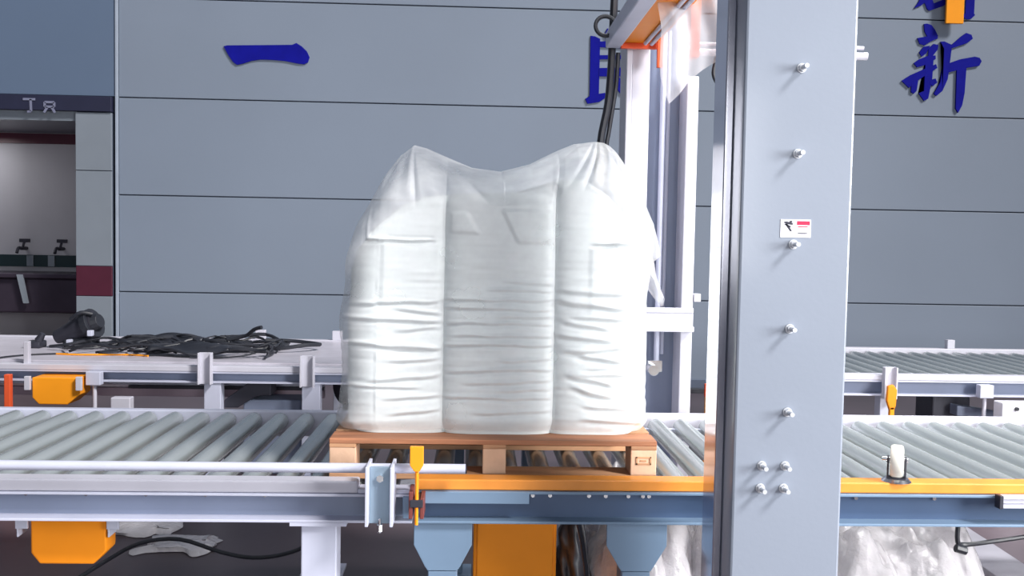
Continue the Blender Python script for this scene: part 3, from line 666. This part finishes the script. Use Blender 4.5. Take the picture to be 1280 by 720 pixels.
tag(MB().box(-3.13, -3.02, 6.80, 6.92, DZ, DZ + .05, bev=.012).cyl((-3.05, 6.85, DZ + .05), (-3.02, 6.85, DZ + .10), .03, .02, seg=10).build('small_clamp', M['darkmetal']), 'small dark clamp left of the machine head on the deck', 'clamp')
tag(MB().tube([(-2.70, 6.5, DZ + .006), (-2.9, 6.42, DZ + .006), (-3.02, 6.25, DZ + .006), (-2.98, 6.12, DZ + .004)], .006).build('thin_wire', M['black']), 'thin wire trailing over the edge of the back left deck', 'wire')
tag(MB().tube([(-2.78, 6.48, DZ + .006), (-2.6, 6.45, DZ + .006), (-2.3, 6.48, DZ + .006), (-2.15, 6.43, DZ + .006)], .006).build('thin_wire', M['yellow']), 'yellow thin wire lying before the machine head', 'wire')
rng = random.Random(11); heap_mb = MB()
for i in range(44):
    xa = rng.uniform(-2.95, -1.75); L = rng.uniform(.45, 1.0); yb = rng.uniform(6.45, 7.15); r = rng.choice([.006, .008, .010, .013])
    pts = []; 
    for q in range(6):
        f = q / 5
        x = min(xa + L * f, -1.36); 
        pts.append((x, yb + rng.uniform(-.13, .13), DZ + r + rng.uniform(0, .075) * (1 if 0 < q < 5 else .2)))
    heap_mb.tube(pts, r, seg=7, sub=4)
tag(heap_mb.build('cable_heap', M['black']), 'tangled heap of black rubber cables on the back left conveyor deck', 'cables', kind='stuff')
for i, (pts, lab) in enumerate((([(-1.75, 6.9, DZ + .07), (-1.62, 6.9, DZ + .10), (-1.55, 6.85, DZ + .15), (-1.49, 6.82, DZ + .17)], 'black cable end sticking up left of the first far post'),
                               ([(-1.50, 6.8, DZ + .04), (-1.36, 6.75, DZ + .03), (-1.18, 6.8, DZ + .05), (-1.1, 6.95, DZ + .04), (-1.3, 7.05, DZ + .05), (-1.5, 7.0, DZ + .06)], 'black cable bent in a loop at the right end of the heap'))):
    tag(MB().tube(pts, .014, seg=8).build('black_cable', M['black']), lab, 'cable')
# flat rubber belt pieces in the heap
for x0_, x1_, y_, lab in ((-2.15, -1.62, 6.40, 'flat black rubber strip at the front of the cable heap'), (-2.5, -1.95, 6.95, 'flat black rubber strip at the back of the cable heap')):
    vs = []
    for i in range(24):
        f = i / 23
        for j in range(5):
            vs.append((x0_ + (x1_ - x0_) * f, y_ + .16 * (j / 4) + .02 * math.sin(f * 9), DZ + .045 + .022 * math.sin(f * 7 + j) + .03 * (j / 4)))
    o = MB().grid(vs, 24, 5).build('rubber_strip', M['black'], sharp=180); so = o.modifiers.new('thick', 'SOLIDIFY'); so.thickness = .012
    tag(o, lab, 'strip')

# ================================================================== FLOOR CLUTTER
def heap(name, x0, x1, y0, y1, h, label, seed, nx=70, ny=60, mtl=None):
    vs = []
    gx = np.linspace(0, 1, nx); gy = np.linspace(0, 1, ny)
    A, B = np.meshgrid(gx, gy, indexing='ij')
    env = np.clip(4 * A * (1 - A) * 1.6, 0, 1) ** .5 * np.clip(4 * B * (1 - B) * 1.6, 0, 1) ** .5
    n1 = np.abs(vnoise(A * 7, B * 6, seed)) * 1.4 + np.abs(vnoise(A * 15, B * 13, seed + 1)) * .8 + np.abs(vnoise(A * 31, B * 27, seed + 2)) * .25
    Z = FZ + .004 + env * h * (.72 + n1 * .42)
    Xq = x0 + (x1 - x0) * A + vnoise(A * 6, B * 6, seed + 3) * .10; Yq = y0 + (y1 - y0) * B + vnoise(A * 6, B * 6, seed + 4) * .10
    P = np.stack([Xq, Yq, Z], -1).reshape(-1, 3).tolist()
    return tag(MB().grid(P, nx, ny).build(name, mtl or M['pile'], sharp=60), label, 'film')
heap('film_heap', .45, 1.12, 3.35, 4.6, .52, 'crumpled clear film heaped on the floor left of the front mast', 21)
heap('film_heap', 1.30, 2.10, 3.3, 5.2, .50, 'crumpled clear film heaped on the floor right of the front mast', 33)
heap('film_heap', -.8, 2.0, 5.45, 6.0, .06, 'added flat spread of clear film brightening the floor behind the rear mast', 45)  # added pale sheet, stands in for bright floor between the rollers
heap('film_scrap', -1.95, -1.55, 4.9, 5.25, .03, 'scrap of pale film on the dark floor under the left conveyor, farther one', 51, 20, 16)
heap('film_scrap', -1.62, -1.25, 4.62, 4.85, .03, 'scrap of pale film on the dark floor under the left conveyor, nearer one', 57, 20, 16)
p0 = Vector((2.15, 4.75, FZ + .04)); 
tag(MB().box(2.40, 2.62, 3.4, 5.15, FZ, FZ + .06, rot=Matrix.Rotation(math.radians(-3), 4, 'Z'), bev=.006).build('grey_plank', M['plank']), 'grey steel beam lying on the floor at the lower right', 'beam')
tag(MB().tube([(1.63, 3.10, .53), (1.63, 3.10, .47), (1.66, 3.12, .45), (1.75, 3.12, .46), (1.95, 3.15, .48), (2.2, 3.2, .52)], .008).cyl((1.625, 3.10, .445), (1.66, 3.10, .435), .014, seg=8).build('hanging_lead', M['black']), 'black lead with a plug hanging under the right end of the blue beam', 'cable')
tag(MB().tube([(-1.75, 4.15, FZ + .01), (-1.58, 4.2, .015), (-1.44, 4.2, .09), (-1.27, 4.2, .108), (-1.09, 4.2, .052), (-.95, 4.2, .028), (-.81, 4.2, .046), (-.715, 4.22, .09), (-.66, 4.26, .22), (-.64, 4.28, .42)], .009).build('floor_cable', M['black']), 'black cable arching along the floor behind the front left conveyor', 'cable')
tag(MB().tube([(.362, 3.20, .54), (.372, 3.20, .48), (.39, 3.22, .40), (.41, 3.24, .25), (.405, 3.26, .05), (.39, 3.27, FZ + .012), (.36, 3.22, FZ + .012)], .009).build('hanging_lead', M['black']), 'black lead hanging down beside the orange cabinet', 'cable')
mb = MB(); bmesh.ops.create_icosphere(mb.bm, subdivisions=4, radius=1)
for v in mb.bm.verts:
    c = v.co.copy(); n_ = 1 + .25 * math.sin(c.x * 5 + c.z * 4) * math.sin(c.y * 6 + 1) + .12 * math.sin(c.z * 13 + c.x * 9)
    v.co = Vector((.395 + c.x * .060 * n_, 3.62 + c.y * .09 * n_, FZ + .27 + c.z * .27 * (1 + .05 * math.sin(c.x * 6))))
tag(mb.build('black_sack', M['black'], sharp=180), 'crumpled black sack standing right of the orange cabinet', 'sack')
